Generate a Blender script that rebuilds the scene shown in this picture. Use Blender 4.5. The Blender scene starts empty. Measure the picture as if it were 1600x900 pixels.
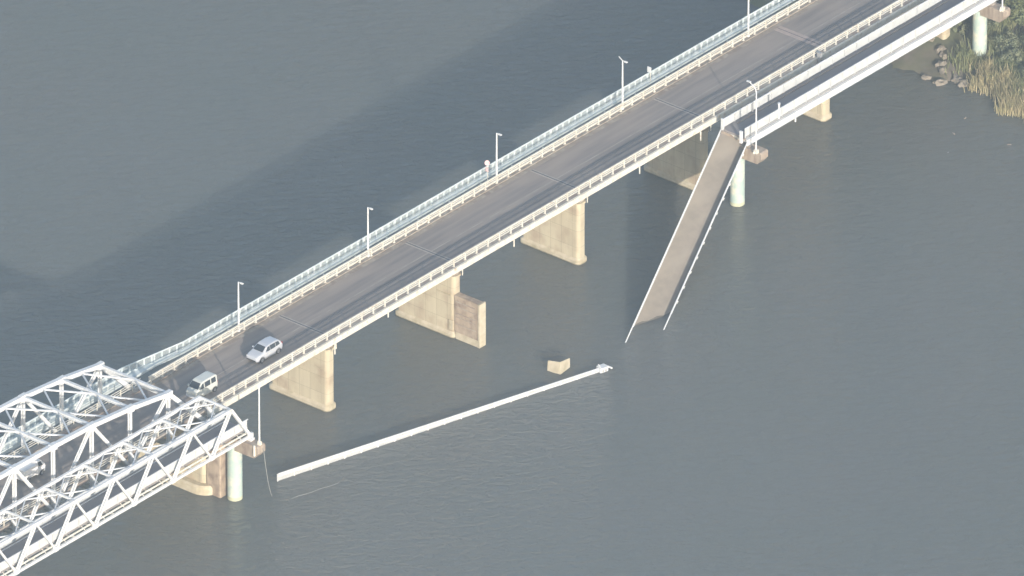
import bpy, bmesh, math, random
from mathutils import Vector, Matrix
random.seed(11)
R = math.radians
scene = bpy.context.scene
col = scene.collection

# ------------------------------------------------------------------ camera (long telephoto from a helicopter)
AZ, EL, DIST, SCL = R(50.138), R(29.18), 2238.0, 15.3324
c_right = Vector((math.cos(AZ), -math.sin(AZ), 0))
c_fh = Vector((math.sin(AZ), math.cos(AZ), 0))
c_fwd = c_fh * math.cos(EL) + Vector((0, 0, -math.sin(EL)))
c_up = c_fh * math.sin(EL) + Vector((0, 0, math.cos(EL)))
cam_loc = -(c_fwd * DIST + c_right * ((469.985 - 800) / SCL) - c_up * ((623.646 - 450) / SCL))
cd = bpy.data.cameras.new('camera')
cam = bpy.data.objects.new('camera', cd); col.objects.link(cam)
cam.matrix_world = Matrix(((c_right.x, c_up.x, -c_fwd.x, cam_loc.x), (c_right.y, c_up.y, -c_fwd.y, cam_loc.y),
                           (c_right.z, c_up.z, -c_fwd.z, cam_loc.z), (0, 0, 0, 1)))
cd.sensor_width = 36; cd.lens = SCL * DIST / 1600 * 36
cd.clip_start = 50; cd.clip_end = 30000
scene.camera = cam

# ------------------------------------------------------------------ sky, sun, exposure
SUN_EL, SUN_AZ = R(15.4), R(56.0 + 180)
w = bpy.data.worlds.new('World'); scene.world = w; w.use_nodes = True
nt = w.node_tree; nt.nodes.clear()
sky = nt.nodes.new('ShaderNodeTexSky'); sky.sky_type = 'NISHITA'; sky.sun_disc = False
sky.sun_elevation = SUN_EL
sky.sun_rotation = math.atan2(math.cos(SUN_AZ), math.sin(SUN_AZ))
sky.air_density = 1.0; sky.dust_density = 2.0; sky.ozone_density = 1.0
bg = nt.nodes.new('ShaderNodeBackground'); bg.inputs['Strength'].default_value = 0.14
wo = nt.nodes.new('ShaderNodeOutputWorld')
nt.links.new(sky.outputs[0], bg.inputs[0]); nt.links.new(bg.outputs[0], wo.inputs[0])
sd = bpy.data.lights.new('sun', 'SUN'); sd.energy = 4.2; sd.angle = R(0.5); sd.color = (1.0, 0.89, 0.76)
sun = bpy.data.objects.new('sun', sd); col.objects.link(sun)
to_sun = Vector((math.cos(SUN_AZ) * math.cos(SUN_EL), math.sin(SUN_AZ) * math.cos(SUN_EL), math.sin(SUN_EL)))
sun.rotation_euler = to_sun.to_track_quat('Z', 'Y').to_euler()
scene.view_settings.view_transform = 'Standard'; scene.view_settings.look = 'None'
scene.view_settings.exposure = 0.80; scene.view_settings.gamma = 1.0
scene.view_settings.use_curve_mapping = False

# ------------------------------------------------------------------ materials
def mat(name, c1, c2=None, scale=2.0, stretch=(1, 1, 1), rough=0.6, bump=0.0, bscale=8.0, lo=0.35, hi=0.65,
        c3=None, scale3=0.4, metal=0.0, detail=4.0, lo3=0.45, hi3=0.7, stretch3=(1, 1, 1)):
    m = bpy.data.materials.new(name); m.use_nodes = True
    n = m.node_tree.nodes; l = m.node_tree.links
    b = n['Principled BSDF']; b.inputs['Roughness'].default_value = rough; b.inputs['Metallic'].default_value = metal
    b.inputs['Base Color'].default_value = (*c1, 1)
    geo = n.new('ShaderNodeNewGeometry')
    def tex(sc, st, det):
        mp = n.new('ShaderNodeMapping'); mp.inputs['Scale'].default_value = st
        l.new(geo.outputs['Position'], mp.inputs['Vector'])
        t = n.new('ShaderNodeTexNoise'); t.inputs['Scale'].default_value = sc; t.inputs['Detail'].default_value = det
        l.new(mp.outputs[0], t.inputs['Vector']); return t
    def ramp(t, a, z):
        r = n.new('ShaderNodeMapRange'); r.inputs['From Min'].default_value = a; r.inputs['From Max'].default_value = z
        l.new(t.outputs['Fac'], r.inputs['Value']); return r
    out = None
    if c2:
        mx = n.new('ShaderNodeMix'); mx.data_type = 'RGBA'
        mx.inputs[6].default_value = (*c1, 1); mx.inputs[7].default_value = (*c2, 1)
        l.new(ramp(tex(scale, stretch, detail), lo, hi).outputs[0], mx.inputs[0]); out = mx.outputs[2]
        if c3:
            m2 = n.new('ShaderNodeMix'); m2.data_type = 'RGBA'; m2.inputs[7].default_value = (*c3, 1)
            l.new(out, m2.inputs[6]); l.new(ramp(tex(scale3, stretch3, 3), lo3, hi3).outputs[0], m2.inputs[0]); out = m2.outputs[2]
        l.new(out, b.inputs['Base Color'])
    if bump:
        bp = n.new('ShaderNodeBump'); bp.inputs['Strength'].default_value = bump; bp.inputs['Distance'].default_value = 0.05
        l.new(tex(bscale, (1, 1, 1), 3).outputs['Fac'], bp.inputs['Height']); l.new(bp.outputs[0], b.inputs['Normal'])
    return m

M = {}
M['white'] = mat('white_paint', (.74, .76, .78), (.66, .69, .71), 1.2, rough=.45, c3=(.60, .58, .54), scale3=2.5, lo3=.6, hi3=.8)
M['cream'] = mat('cream_paint', (.74, .73, .66), (.66, .63, .56), 1.5, rough=.5, c3=(.50, .40, .30), scale3=3.0, lo3=.58, hi3=.8)
M['blue'] = mat('pale_blue_paint', (.66, .73, .75), (.58, .66, .68), 1.5, rough=.5)
M['asphalt'] = mat('asphalt', (.28, .247, .228), (.20, .18, .17), .9, (.06, 1.6, 1), rough=.85, bump=.3, bscale=25,
                   c3=(.335, .285, .25), scale3=.35, lo3=.45, hi3=.75, stretch3=(.25, 1, 1))
M['asphalt2'] = mat('footway_asphalt', (.26, .245, .25), (.225, .21, .215), .8, (.2, 1, 1), rough=.85, bump=.3, bscale=25)
M['slab'] = mat('footway_sand_surface', (.275, .243, .205), (.235, .21, .175), 1.0, rough=.85, bump=.3, bscale=20,
                c3=(.31, .275, .23), scale3=.3, stretch3=(.4, 1.5, 1))
M['kerb'] = mat('kerb_concrete', (.36, .32, .28), (.27, .21, .18), 1.2, (.5, 1, 1), rough=.8, c3=(.42, .39, .34), scale3=1.5)
M['dirtkerb'] = mat('dirty_kerb_concrete', (.235, .195, .165), (.30, .26, .22), 1.1, (.4, 1, 1), rough=.9, c3=(.36, .33, .29), scale3=1.5)
M['pier'] = mat('pier_concrete', (.58, .53, .40), (.50, .45, .335), 1.3, (1, 1, .12), rough=.8, bump=.2,
                c3=(.40, .32, .235), scale3=.45, lo3=.50, hi3=.72)
def form_joints(m, bw, rh, dark):
    n = m.node_tree.nodes; l = m.node_tree.links; b = n['Principled BSDF']; src = b.inputs['Base Color'].links[0].from_socket
    geo = n.new('ShaderNodeNewGeometry'); sp = n.new('ShaderNodeSeparateXYZ'); cb = n.new('ShaderNodeCombineXYZ')
    l.new(geo.outputs['Position'], sp.inputs[0]); l.new(sp.outputs['Y'], cb.inputs['X']); l.new(sp.outputs['Z'], cb.inputs['Y'])
    br = n.new('ShaderNodeTexBrick'); br.offset = 0.0; br.inputs['Scale'].default_value = 1.0; br.inputs['Brick Width'].default_value = bw; br.inputs['Row Height'].default_value = rh
    br.inputs['Mortar Size'].default_value = .025; br.inputs['Mortar Smooth'].default_value = .5; br.inputs['Bias'].default_value = 0
    br.inputs['Color1'].default_value = (1, 1, 1, 1); br.inputs['Color2'].default_value = (.90, .89, .87, 1); br.inputs['Mortar'].default_value = (dark, dark, dark * .95, 1)
    l.new(cb.outputs[0], br.inputs['Vector'])
    mx = n.new('ShaderNodeMix'); mx.data_type = 'RGBA'; mx.blend_type = 'MULTIPLY'; mx.inputs[0].default_value = 1.0
    l.new(src, mx.inputs[6]); l.new(br.outputs['Color'], mx.inputs[7]); l.new(mx.outputs[2], b.inputs['Base Color'])
form_joints(M['pier'], 1.45, 1.9, .62)
M['plinth'] = mat('tidal_concrete', (.56, .51, .40), (.46, .41, .30), 1.4, rough=.8, bump=.2, c3=(.34, .30, .19), scale3=.9, lo3=.55, hi3=.8)
M['stain'] = mat('stained_concrete', (.36, .29, .22), (.46, .38, .30), 1.6, (1, 1, .3), rough=.85, bump=.3, c3=(.24, .18, .14), scale3=1.1)
M['caphead'] = mat('brown_concrete', (.26, .205, .165), (.40, .34, .28), 2.2, (1, 1, .2), rough=.85, bump=.3, c3=(.44, .38, .31), scale3=1.6, lo3=.5, hi3=.75)
M['column'] = mat('pale_column_paint', (.43, .56, .53), (.40, .515, .49), 1.0, rough=.55, c3=(.66, .68, .58), scale3=1.2)
M['moss'] = mat('waterline_growth', (.56, .58, .42), (.48, .50, .36), 3, rough=.8)
M['wornline'] = mat('worn_line_paint', (.39, .36, .32), (.27, .24, .22), 3.0, (.3, 2, 1), rough=.8)
M['tide'] = mat('dark_tide_line', (.20, .18, .12), (.27, .24, .16), 2.5, rough=.6)
M['wet'] = mat('wet_surface', (.15, .135, .115), (.12, .11, .095), 3, rough=.25)
M['joint'] = mat('joint_steel', (.13, .12, .12), (.09, .085, .085), 3, rough=.6)
M['jointlip'] = mat('joint_concrete', (.42, .385, .35), (.34, .31, .285), 3, rough=.8)
M['patch'] = mat('red_tinted_joint_concrete', (.45, .37, .33), (.38, .31, .28), 2, rough=.8)
M['panelwhite'] = mat('weathered_white_panel', (.60, .63, .64), (.54, .56, .57), 1.5, rough=.55)
M['girder'] = mat('girder_paint', (.66, .68, .66), (.55, .55, .50), 1.5, rough=.6)
M['dark'] = mat('dark_rubber', (.03, .03, .032), rough=.7)
M['glass'] = mat('car_glass', (.035, .045, .06), rough=.08)
M['silver'] = mat('silver_car_paint', (.56, .59, .64), rough=.28, metal=.15)
M['vanpaint'] = mat('pale_van_paint', (.60, .63, .60), rough=.35)
M['whitecar'] = mat('white_car_paint', (.78, .79, .80), rough=.35)
M['chrome'] = mat('wheel_alloy', (.55, .56, .58), rough=.3, metal=.6)
M['lamp'] = mat('headlamp_lens', (.75, .76, .78), rough=.12)
M['red'] = mat('tail_lamp_lens', (.35, .03, .03), rough=.2)
M['pink'] = mat('faded_red_sign', (.72, .42, .44), (.80, .62, .62), 6, rough=.5)
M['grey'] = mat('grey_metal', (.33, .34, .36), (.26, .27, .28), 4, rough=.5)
M['rope'] = mat('cable_sheath', (.30, .31, .31), rough=.7)
M['rock'] = mat('pale_rock', (.29, .26, .22), (.20, .18, .15), 2.5, rough=.9, bump=.5)
M['soil'] = mat('river_bank_soil', (.20, .175, .145), (.14, .13, .10), .7, rough=.95, bump=.5, c3=(.12, .135, .07), scale3=.15, lo3=.4, hi3=.6)
M['reed1'] = mat('dry_reed', (.42, .36, .22), (.34, .32, .17), 1.0, rough=.8)
M['reed2'] = mat('green_reed', (.16, .19, .09), (.22, .23, .11), 1.0, rough=.8)
M['leafA'] = mat('dark_leaf', (.075, .10, .05), (.105, .13, .06), .9, rough=.6)
M['leafB'] = mat('bright_leaf', (.17, .19, .08), (.12, .145, .065), .9, rough=.6)
M['leafC'] = mat('grey_green_leaf', (.14, .17, .10), (.19, .205, .12), .9, rough=.6)
M['bark'] = mat('bark', (.16, .12, .09), (.10, .08, .06), 5, (1, 1, .3), rough=.9)

def water_mat():
    m = bpy.data.materials.new('river_water'); m.use_nodes = True
    n = m.node_tree.nodes; l = m.node_tree.links; b = n['Principled BSDF']
    b.inputs['Roughness'].default_value = .12; b.inputs['IOR'].default_value = 1.33
    b.subsurface_method = 'BURLEY'
    b.inputs['Subsurface Weight'].default_value = 1.0; b.inputs['Subsurface Radius'].default_value = (1, 1, 1); b.inputs['Subsurface Scale'].default_value = 3.0
    geo = n.new('ShaderNodeNewGeometry')
    mp = n.new('ShaderNodeMapping'); mp.vector_type = 'TEXTURE'; mp.inputs['Rotation'].default_value = (0, 0, R(-42)); mp.inputs['Scale'].default_value = (1.6, .8, 1)
    l.new(geo.outputs['Position'], mp.inputs['Vector'])
    t1 = n.new('ShaderNodeTexNoise'); t1.inputs['Scale'].default_value = 1.0; t1.inputs['Detail'].default_value = 5; t1.inputs['Roughness'].default_value = .55
    t1.inputs['Distortion'].default_value = .6
    l.new(mp.outputs[0], t1.inputs['Vector'])
    t2 = n.new('ShaderNodeTexNoise'); t2.inputs['Scale'].default_value = .035; t2.inputs['Detail'].default_value = 3
    l.new(geo.outputs['Position'], t2.inputs['Vector'])
    # calmer and rougher patches
    mr = n.new('ShaderNodeMapRange'); mr.inputs['From Min'].default_value = .35; mr.inputs['From Max'].default_value = .65
    mr.inputs['To Min'].default_value = .80; mr.inputs['To Max'].default_value = 1.0
    l.new(t2.outputs['Fac'], mr.inputs['Value'])
    bp = n.new('ShaderNodeBump'); bp.inputs['Distance'].default_value = .50
    l.new(mr.outputs[0], bp.inputs['Strength']); l.new(t1.outputs['Fac'], bp.inputs['Height'])
    l.new(bp.outputs[0], b.inputs['Normal'])
    mx = n.new('ShaderNodeMix'); mx.data_type = 'RGBA'
    mx.inputs[6].default_value = (.118, .138, .134, 1); mx.inputs[7].default_value = (.136, .140, .136, 1)
    t3 = n.new('ShaderNodeTexNoise'); t3.inputs['Scale'].default_value = .05; t3.inputs['Detail'].default_value = 2
    l.new(geo.outputs['Position'], t3.inputs['Vector']); l.new(t3.outputs['Fac'], mx.inputs[0]); l.new(mx.outputs[2], b.inputs['Base Color'])
    return m
M['water'] = water_mat()

# ------------------------------------------------------------------ helpers
ORG = {}
def tag(o, label=None, cat=None, group=None, kind=None):
    if label: o['label'] = label
    if cat: o['category'] = cat
    if group: o['group'] = group
    if kind: o['kind'] = kind
    return o
def thing(name, label, cat, loc=(0, 0, 0), rotz=0, group=None):
    o = bpy.data.objects.new(name, None); col.objects.link(o); o.location = loc; o.rotation_euler = (0, 0, rotz)
    o.empty_display_size = .5
    tag(o, label, cat, group); ORG[o] = Vector(loc); return o

class MB:
    def __init__(s): s.v = []; s.f = []
    def add(s, vs, fs):
        k = len(s.v); s.v += [Vector(p) for p in vs]; s.f += [[i + k for i in f] for f in fs]; return s
    def box(s, x0, x1, y0, y1, z0, z1):
        return s.add([(x, y, z) for z in (z0, z1) for (x, y) in ((x0, y0), (x1, y0), (x1, y1), (x0, y1))],
                     [(3, 2, 1, 0), (4, 5, 6, 7), (0, 1, 5, 4), (1, 2, 6, 5), (2, 3, 7, 6), (3, 0, 4, 7)])
    def bar(s, a, b, w, h=None, up=(0, 0, 1)):
        a = Vector(a); b = Vector(b); d = (b - a).normalized(); h = h or w
        u = Vector(up)
        if abs(d.dot(u)) > .95: u = Vector((0, 1, 0))
        x = d.cross(u).normalized(); z = x.cross(d).normalized()
        p = []
        for e in (a, b):
            for (i, j) in ((-1, -1), (1, -1), (1, 1), (-1, 1)): p.append(e + x * (w / 2 * i) + z * (h / 2 * j))
        return s.add(p, [(3, 2, 1, 0), (4, 5, 6, 7), (0, 1, 5, 4), (1, 2, 6, 5), (2, 3, 7, 6), (3, 0, 4, 7)])
    def ibar(s, a, b, w, h, up=(0, 0, 1), t=.06):
        # I-section: two flanges and a recessed web, so one member reads as two bright edges with a groove
        a = Vector(a); b = Vector(b); d = (b - a).normalized(); u = Vector(up)
        if abs(d.dot(u)) > .95: u = Vector((0, 1, 0))
        x = d.cross(u).normalized(); z = x.cross(d).normalized()
        for sg in (-1, 1):
            o = z * (sg * (h / 2 - t / 2)); s.bar(a + o, b + o, w, t, up)
        s.bar(a, b, .04, h - 2 * t - .004, up)
        return s
    def tube(s, pts, r, n=8, caps=True):
        pts = [Vector(p) for p in pts]; rs = r if isinstance(r, (list, tuple)) else [r] * len(pts)
        k = len(s.v); prev = None
        for i, p in enumerate(pts):
            d = (pts[min(i + 1, len(pts) - 1)] - pts[max(i - 1, 0)]).normalized()
            u = Vector((0, 0, 1)) if abs(d.z) < .9 else Vector((1, 0, 0))
            if prev is not None: u = prev
            x = d.cross(u).normalized(); y = x.cross(d).normalized(); prev = y
            for j in range(n):
                t = 2 * math.pi * j / n; s.v.append(p + (x * math.cos(t) + y * math.sin(t)) * rs[i])
        for i in range(len(pts) - 1):
            for j in range(n):
                q = (j + 1) % n; s.f.append([k + i * n + j, k + i * n + q, k + (i + 1) * n + q, k + (i + 1) * n + j])
        if caps: s.f.append([k + j for j in range(n)][::-1]); s.f.append([k + (len(pts) - 1) * n + j for j in range(n)])
        return s
    def prism(s, pts, z0, z1, inset=0.0, top_pts=None):
        n = len(pts); tp = top_pts or pts
        return s.add([(x, y, z0) for x, y in pts] + [(x, y, z1) for x, y in tp],
                     [list(range(n))[::-1], list(range(n, 2 * n))] + [[i, (i + 1) % n, n + (i + 1) % n, n + i] for i in range(n)])
    def build(s, name, m, parent=None, local=False, smooth=False, bevel=0):
        me = bpy.data.meshes.new(name)
        off = Vector((0, 0, 0)) if (local or parent is None) else ORG[parent]
        me.from_pydata([tuple(p - off) for p in s.v], [], s.f); me.update()
        bm = bmesh.new(); bm.from_mesh(me); bmesh.ops.recalc_face_normals(bm, faces=bm.faces)
        if bevel: bmesh.ops.bevel(bm, geom=list(bm.edges), offset=bevel, segments=2, affect='EDGES', profile=.6)
        bm.to_mesh(me); bm.free()
        if smooth:
            for p in me.polygons: p.use_smooth = True
        me.materials.append(M[m] if isinstance(m, str) else m)
        o = bpy.data.objects.new(name, me); col.objects.link(o)
        if parent is not None: o.parent = parent; ORG[o] = ORG[parent]
        return o
def dup(o, loc, parent=None):
    c = o.copy(); col.objects.link(c); c.location = loc
    if parent is not None: c.parent = parent; ORG[c] = ORG[parent]
    return c
def rounded(x0, x1, y0, y1, r, n=5):
    out = []
    for cx, cy, a0 in ((x1 - r, y1 - r, 0), (x0 + r, y1 - r, 90), (x0 + r, y0 + r, 180), (x1 - r, y0 + r, 270)):
        for i in range(n + 1):
            t = R(a0 + 90 * i / n); out.append((cx + r * math.cos(t), cy + r * math.sin(t)))
    return out

# ------------------------------------------------------------------ water and bank
wm = MB(); wm.add([(-9000, -9000, 0), (9000, -9000, 0), (9000, 9000, 0), (-9000, 9000, 0)], [(0, 1, 2, 3)])
tag(wm.build('river_water', 'water'), kind='structure')

def shore(y):
    s = 96.6 + .7 * math.sin(y * .45) + .5 * math.sin(y * 1.3 + 1)
    if y < -6: s += (y + 6) * .14
    if y < -45: s = 90.5 + .7 * math.sin(y * .45)
    if y > -10: s -= min(1, (y + 10) / 2) * 2.2
    return s
def ground_h(x, y):
    d = x - shore(y)
    h = -1.2 + 1.2 * min(1, max(0, (d + 3) / 3)) if d < 0 else min(d * .22, 1.4) + min(max(0, d - 7) * .35, 5.6)
    return h + .12 * math.sin(x * 1.7 + y) * math.sin(y * 1.3 - x * .4)
g = MB(); xs = [84 + i * 1.0 for i in range(60)] + [150, 200, 400, 1500, 8000]; ys = [-9000, -1500, -300] + [-120 + 2 * i for i in range(30)] + [-60 + 1.0 * i for i in range(110)] + [60, 150, 400, 1500, 9000]
vs = [(x, y, ground_h(x, y)) for x in xs for y in ys]; ny = len(ys)
g.add(vs, [(i * ny + j, (i + 1) * ny + j, (i + 1) * ny + j + 1, i * ny + j + 1) for i in range(len(xs) - 1) for j in range(ny - 1)])
tag(g.build('river_bank', 'soil', smooth=True), kind='structure')

# ------------------------------------------------------------------ thin haze between the helicopter and the river
HAZE = 0.000085
hb = MB().box(-9100, 9100, -9100, 9100, -2.6, 1112)
hm = bpy.data.materials.new('haze_air'); hm.use_nodes = True; hm.node_tree.nodes.clear()
pv = hm.node_tree.nodes.new('ShaderNodeVolumePrincipled'); pv.inputs['Color'].default_value = (.64, .82, 1.0, 1); pv.inputs['Density'].default_value = HAZE
ho = hm.node_tree.nodes.new('ShaderNodeOutputMaterial'); hm.node_tree.links.new(pv.outputs[0], ho.inputs['Volume'])
tag(hb.build('haze', hm), 'thin pale haze over the river', 'haze', kind='stuff')

# ------------------------------------------------------------------ railings
def railing(parent, x0, x1, y, z, m, side, pitch=1.82, h=.9, rails=((.87, .13), (.74, .02), (.62, .08), (.50, .02), (.38, .08)), name='railing', post=.09, postlen=.0):
    r = MB()
    for (zz, t) in rails: r.box(x0, x1, y - t / 2, y + t / 2, z + zz - t / 2, z + zz + t / 2)
    ro = r.build(name, m, parent)
    n = int((x1 - x0) / pitch); first = None
    for i in range(n + 1):
        x = x0 + .3 + i * pitch
        if x > x1: break
        if first is None:
            p = MB(); p.box(-post / 2, post / 2, -.07, .065, 0, h - .02); p.box(-.13, .13, -.10, .12, -.004, .035)
            first = p.build('post', m, ro, local=True); first.location = Vector((x, y, z)) - ORG[parent]
        else: dup(first, Vector((x, y, z)) - ORG[parent], ro)
    return ro

# ------------------------------------------------------------------ road girder bridge
ZR = 8.75; XL, XR = -20.0, 128.0; YN, YF = -4.1, 3.15
rb = thing('road_bridge', 'grey asphalt road bridge on cream concrete piers crossing the river diagonally', 'bridge', (XL, -.5, ZR - .4))
MB().box(XL, XR, -4.0, 3.35, ZR - .3, ZR).build('road_surface', 'asphalt', rb)
MB().box(XL, XR, -4.62, -4.0, ZR - .34, ZR + .16).build('kerb', 'kerb', rb)
MB().box(XL, XR, 2.75, 3.35, ZR + .002, ZR + .008).build('gutter_dirt', 'dirtkerb', rb)
MB().box(XL, XR, 3.352, 3.78, ZR - .34, ZR + .12).build('kerb', 'dirtkerb', rb)
MB().box(XL, XR, -4.86, -4.623, ZR - .42, ZR + .2).build('edge_beam', 'cream', rb)
MB().box(XL, XR, 3.783, 3.95, ZR - .42, ZR + .2).build('edge_beam', 'cream', rb)
for yy in (-3.35, -1.6, .8, 3.0):
    b = MB(); b.box(XL, XR, yy - .2, yy + .2, 7.5, 7.56); b.box(XL, XR, yy - .06, yy + .06, 7.562, 8.4); b.build('girder', 'girder', rb)
railing(rb, XL + .5, XR, -4.4, ZR + .16, 'cream', -1)
railing(rb, XL + .5, XR, 3.55, ZR + .12, 'cream', 1)
for k in range(0, 7):
    X = 20.0 * k
    if k == 4:
        MB().box(X - .55, X + .55, -3.95, 2.74, ZR + .002, ZR + .012).build('joint_collar', 'patch', rb)
        MB().box(X - .05, X + .05, -3.97, 2.73, ZR + .014, ZR + .02).build('expansion_joint', 'joint', rb)
    else:
        MB().box(X - .25, X + .25, -3.95, 2.74, ZR + .002, ZR + .012).build('joint_collar', 'jointlip' if k > 4 else 'jointlip', rb)
        MB().box(X - .09, X + .09, -3.97, 2.73, ZR + .014, ZR + .02).build('expansion_joint', 'joint', rb)
MB().box(XL, 79.4, -.45, -.33, ZR + .003, ZR + .007).build('worn_centre_line', 'wornline', rb)
MB().box(80.6, XR, -.45, -.33, ZR + .003, ZR + .007).build('worn_centre_line', 'wornline', rb)
for X, zz in ((28.0, 7.6), (48.2, 7.6), (58.1, 7.3), (8.0, 7.9), (-.4, 7.2)):
    MB().tube([(X, -4.93, 8.45), (X, -4.93, zz)], .07).build('drain_pipe', 'cream', rb)
# small junction box on the near edge
MB().box(77.2, 77.5, -5.35, -4.88, 8.5, 9.7).build('cable_box', 'grey', rb)

# ------------------------------------------------------------------ far walkway with pale blue fence
fw = thing('far_walkway', 'narrow pale blue walkway with framed fence along the far side of the road bridge', 'walkway', (XL, 5, 8.5))
path = [(-79, 7.1), (-19.6, 7.1), (-15.3, 6.45), (-11.5, 5.86), (XR, 5.86)]
dk = MB()
inner = [(-79, 6.0), (-19.6, 6.0), (-15.3, 6.05), (-11.5, 5.56), (XR, 5.56)]
for i in range(4):
    a, b, c, d = path[i], path[i + 1], inner[i + 1], inner[i]
    dk.prism([a, b, c, d], 8.32, 8.6)
dk.build('walkway_deck', 'blue', fw)
MB().add([], [])
# brackets that carry the walkway off the girder
for X in range(-10, 126, 5):
    MB().box(X, X + .15, 3.96, 5.5, 8.2, 8.34).build('bracket', 'girder', fw)
def fence_run(a, b, z, h, parent, m, pitch):
    a = Vector((a[0], a[1], 0)); b = Vector((b[0], b[1], 0)); L = (b - a).length; d = (b - a) / L
    f = MB()
    for (zz, t) in ((h, .13), (.10, .16)): f.bar(a + Vector((0, 0, z + zz)), b + Vector((0, 0, z + zz)), .08, t)
    n_ = int(L / .12)
    for q in range(n_):
        c_ = a + d * (q * .12); f.bar(c_ + Vector((0, 0, z + .18)), c_ + Vector((0, 0, z + h - .06)), .034, .034)
    fo = f.build('fence', m, parent)
    p = MB(); p.box(-.09, .09, -.06, .06, 0, h); first = p.build('post', m, fo, local=True)
    ang = math.atan2(d.y, d.x); n = int(L / pitch)
    for i in range(n + 1):
        q = a + d * (i * pitch) + Vector((0, 0, z)) - ORG[parent]
        o = first if i == 0 else dup(first, q, fo)
        o.location = q; o.rotation_euler = (0, 0, ang)
fence_run((-62, 7.1), (-19.6, 7.1), 8.6, .92, fw, 'blue', 1.0)
fence_run((-19.6, 7.1), (-15.3, 6.45), 8.6, .92, fw, 'blue', 1.0)
fence_run((-15.3, 6.45), (-11.5, 5.86), 8.6, .92, fw, 'blue', 1.0)
fence_run((-11.5, 5.86), (38, 5.86), 8.6, .92, fw, 'blue', .98)
fence_run((38, 5.86), (88, 5.86), 8.6, .92, fw, 'blue', .98)
fence_run((-62, 6.05), (-19.6, 6.05), 8.6, .8, fw, 'blue', 1.0)

# ------------------------------------------------------------------ river piers
PL = {0: 'cream concrete pier nearest the white truss bridge, below the silver car',
      1: 'cream concrete pier with a low brown wall stub joined to its near end',
      2: 'fully sunlit cream pier between the stub pier and the half shaded pier',
      3: 'half shaded concrete pier beside the top of the fallen footbridge span',
      4: 'concrete pier showing only its rounded sunlit foot under the intact footbridge',
      5: 'concrete pier standing among rocks at the far bank'}
for k in range(0, 6):
    X = 20.0 * k
    X += .4
    t = thing('bridge_pier', PL[k], 'pier', (X, -.5, 0), group='concrete piers of the road bridge')
    b = MB(); b.prism(rounded(X - .62, X + .62, -3.75, 3.9, .4), .62, 6.85); b.build('pier_shaft', 'pier', t)
    b = MB(); b.prism(rounded(X - .84, X + .80, -3.95, 4.15, .5), -3, .42)
    b.prism(rounded(X - .84, X + .80, -3.95, 4.15, .5), .42, .62, top_pts=rounded(X - .64, X + .64, -3.77, 3.92, .4)); b.build('pier_foot', 'plinth', t)
    b = MB(); b.prism(rounded(X - .844, X + .804, -3.954, 4.154, .5), -.5, .10); b.build('tide_line', 'tide', t)
    b = MB(); b.prism(rounded(X - .70, X + .70, -3.83, 3.98, .42), 6.852, 7.1); b.build('pier_cap', 'pier', t)
    for yy in (-3.35, -1.6, .8, 3.0):
        MB().box(X - .35, X + .35, yy - .28, yy + .28, 7.1, 7.5).build('bearing_block', 'kerb', t)
    b = MB(); b.bar((X + .55, -3.95, 6.9), (X + .55, -3.95, 8.0), .08); b.bar((X + .55, -3.95, 7.98), (X - .4, -3.95, 7.98), .07); b.build('inspection_bracket', 'cream', t)
    # formwork lines and drip ledge
    if k == 1:
        MB().box(X - .72, X - .62, -3.4, -1.6, 4.75, 4.9).build('drip_ledge', 'plinth', t)
        MB().box(X - .70, X - .62, .6, 1.0, 5.3, 5.8).build('drip_ledge', 'plinth', t)
        MB().box(X - .74, X - .62, -3.72, -3.2, .9, 2.0).build('repair_patch', 'plinth', t)
    if k in (0, 2, 3):
        MB().box(X - .66, X - .62, -3.4, -2.1, 4.7, 4.78).build('drip_ledge', 'plinth', t)

st = thing('wall_stub', 'low brown stained concrete wall stub with a pale corner, left beside the second pier', 'wall', (20.25, -5.9, 0))
MB().box(19.85, 20.65, -7.0, -3.78, .75, 5.0).build('stub_wall', 'stain', st)
MB().box(19.75, 20.75, -7.22, -7.002, -2, 5.05).build('end_strip', 'plinth', st)
MB().box(19.78, 20.72, -6.998, -4.0, -2, .748).build('stub_foot', 'plinth', st)
b = MB()
for z in (1.7, 2.5, 2.95, 3.7, 4.3): b.box(19.80, 19.849, -6.6, -4.0, z, z + .09)
b.build('board_marks', 'kerb', st)

# truss pier (left)
tp = thing('bridge_pier', 'broad concrete pier with an oval base under the end of the white trusses', 'pier', (-20, -1, 0), group='concrete piers of the road bridge')
def stadium(hx, y0, y1, n=14, cx=-20.0):
    o = []
    for i in range(n + 1):
        t = R(180 + 180 * i / n); o.append((cx + hx * math.cos(t), y0 + hx * 1.15 + hx * 1.15 * math.sin(t)))
    for i in range(n + 1):
        t = R(180 * i / n); o.append((cx + hx * math.cos(t), y1 - hx + hx * math.sin(t)))
    return o
b = MB(); b.prism(stadium(1.75, -6.1, 6.0), -3, .75); b.prism(stadium(1.75, -6.1, 6.0), .75, 1.0, top_pts=stadium(1.55, -5.9, 5.8)); b.build('pier_foot', 'plinth', tp)
MB().prism(rounded(-20.9, -19.1, -5.0, 5.2, .5), 1.0, 6.7).build('pier_shaft', 'pier', tp)
MB().prism(rounded(-21.1, -18.9, -5.2, 5.4, .3), 6.702, 7.15).build('pier_cap', 'pier', tp)
MB().prism(rounded(-20.75, -19.35, -6.95, -5.1, .12), -2, 6.9).build('side_wall', 'stain', tp)

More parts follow.
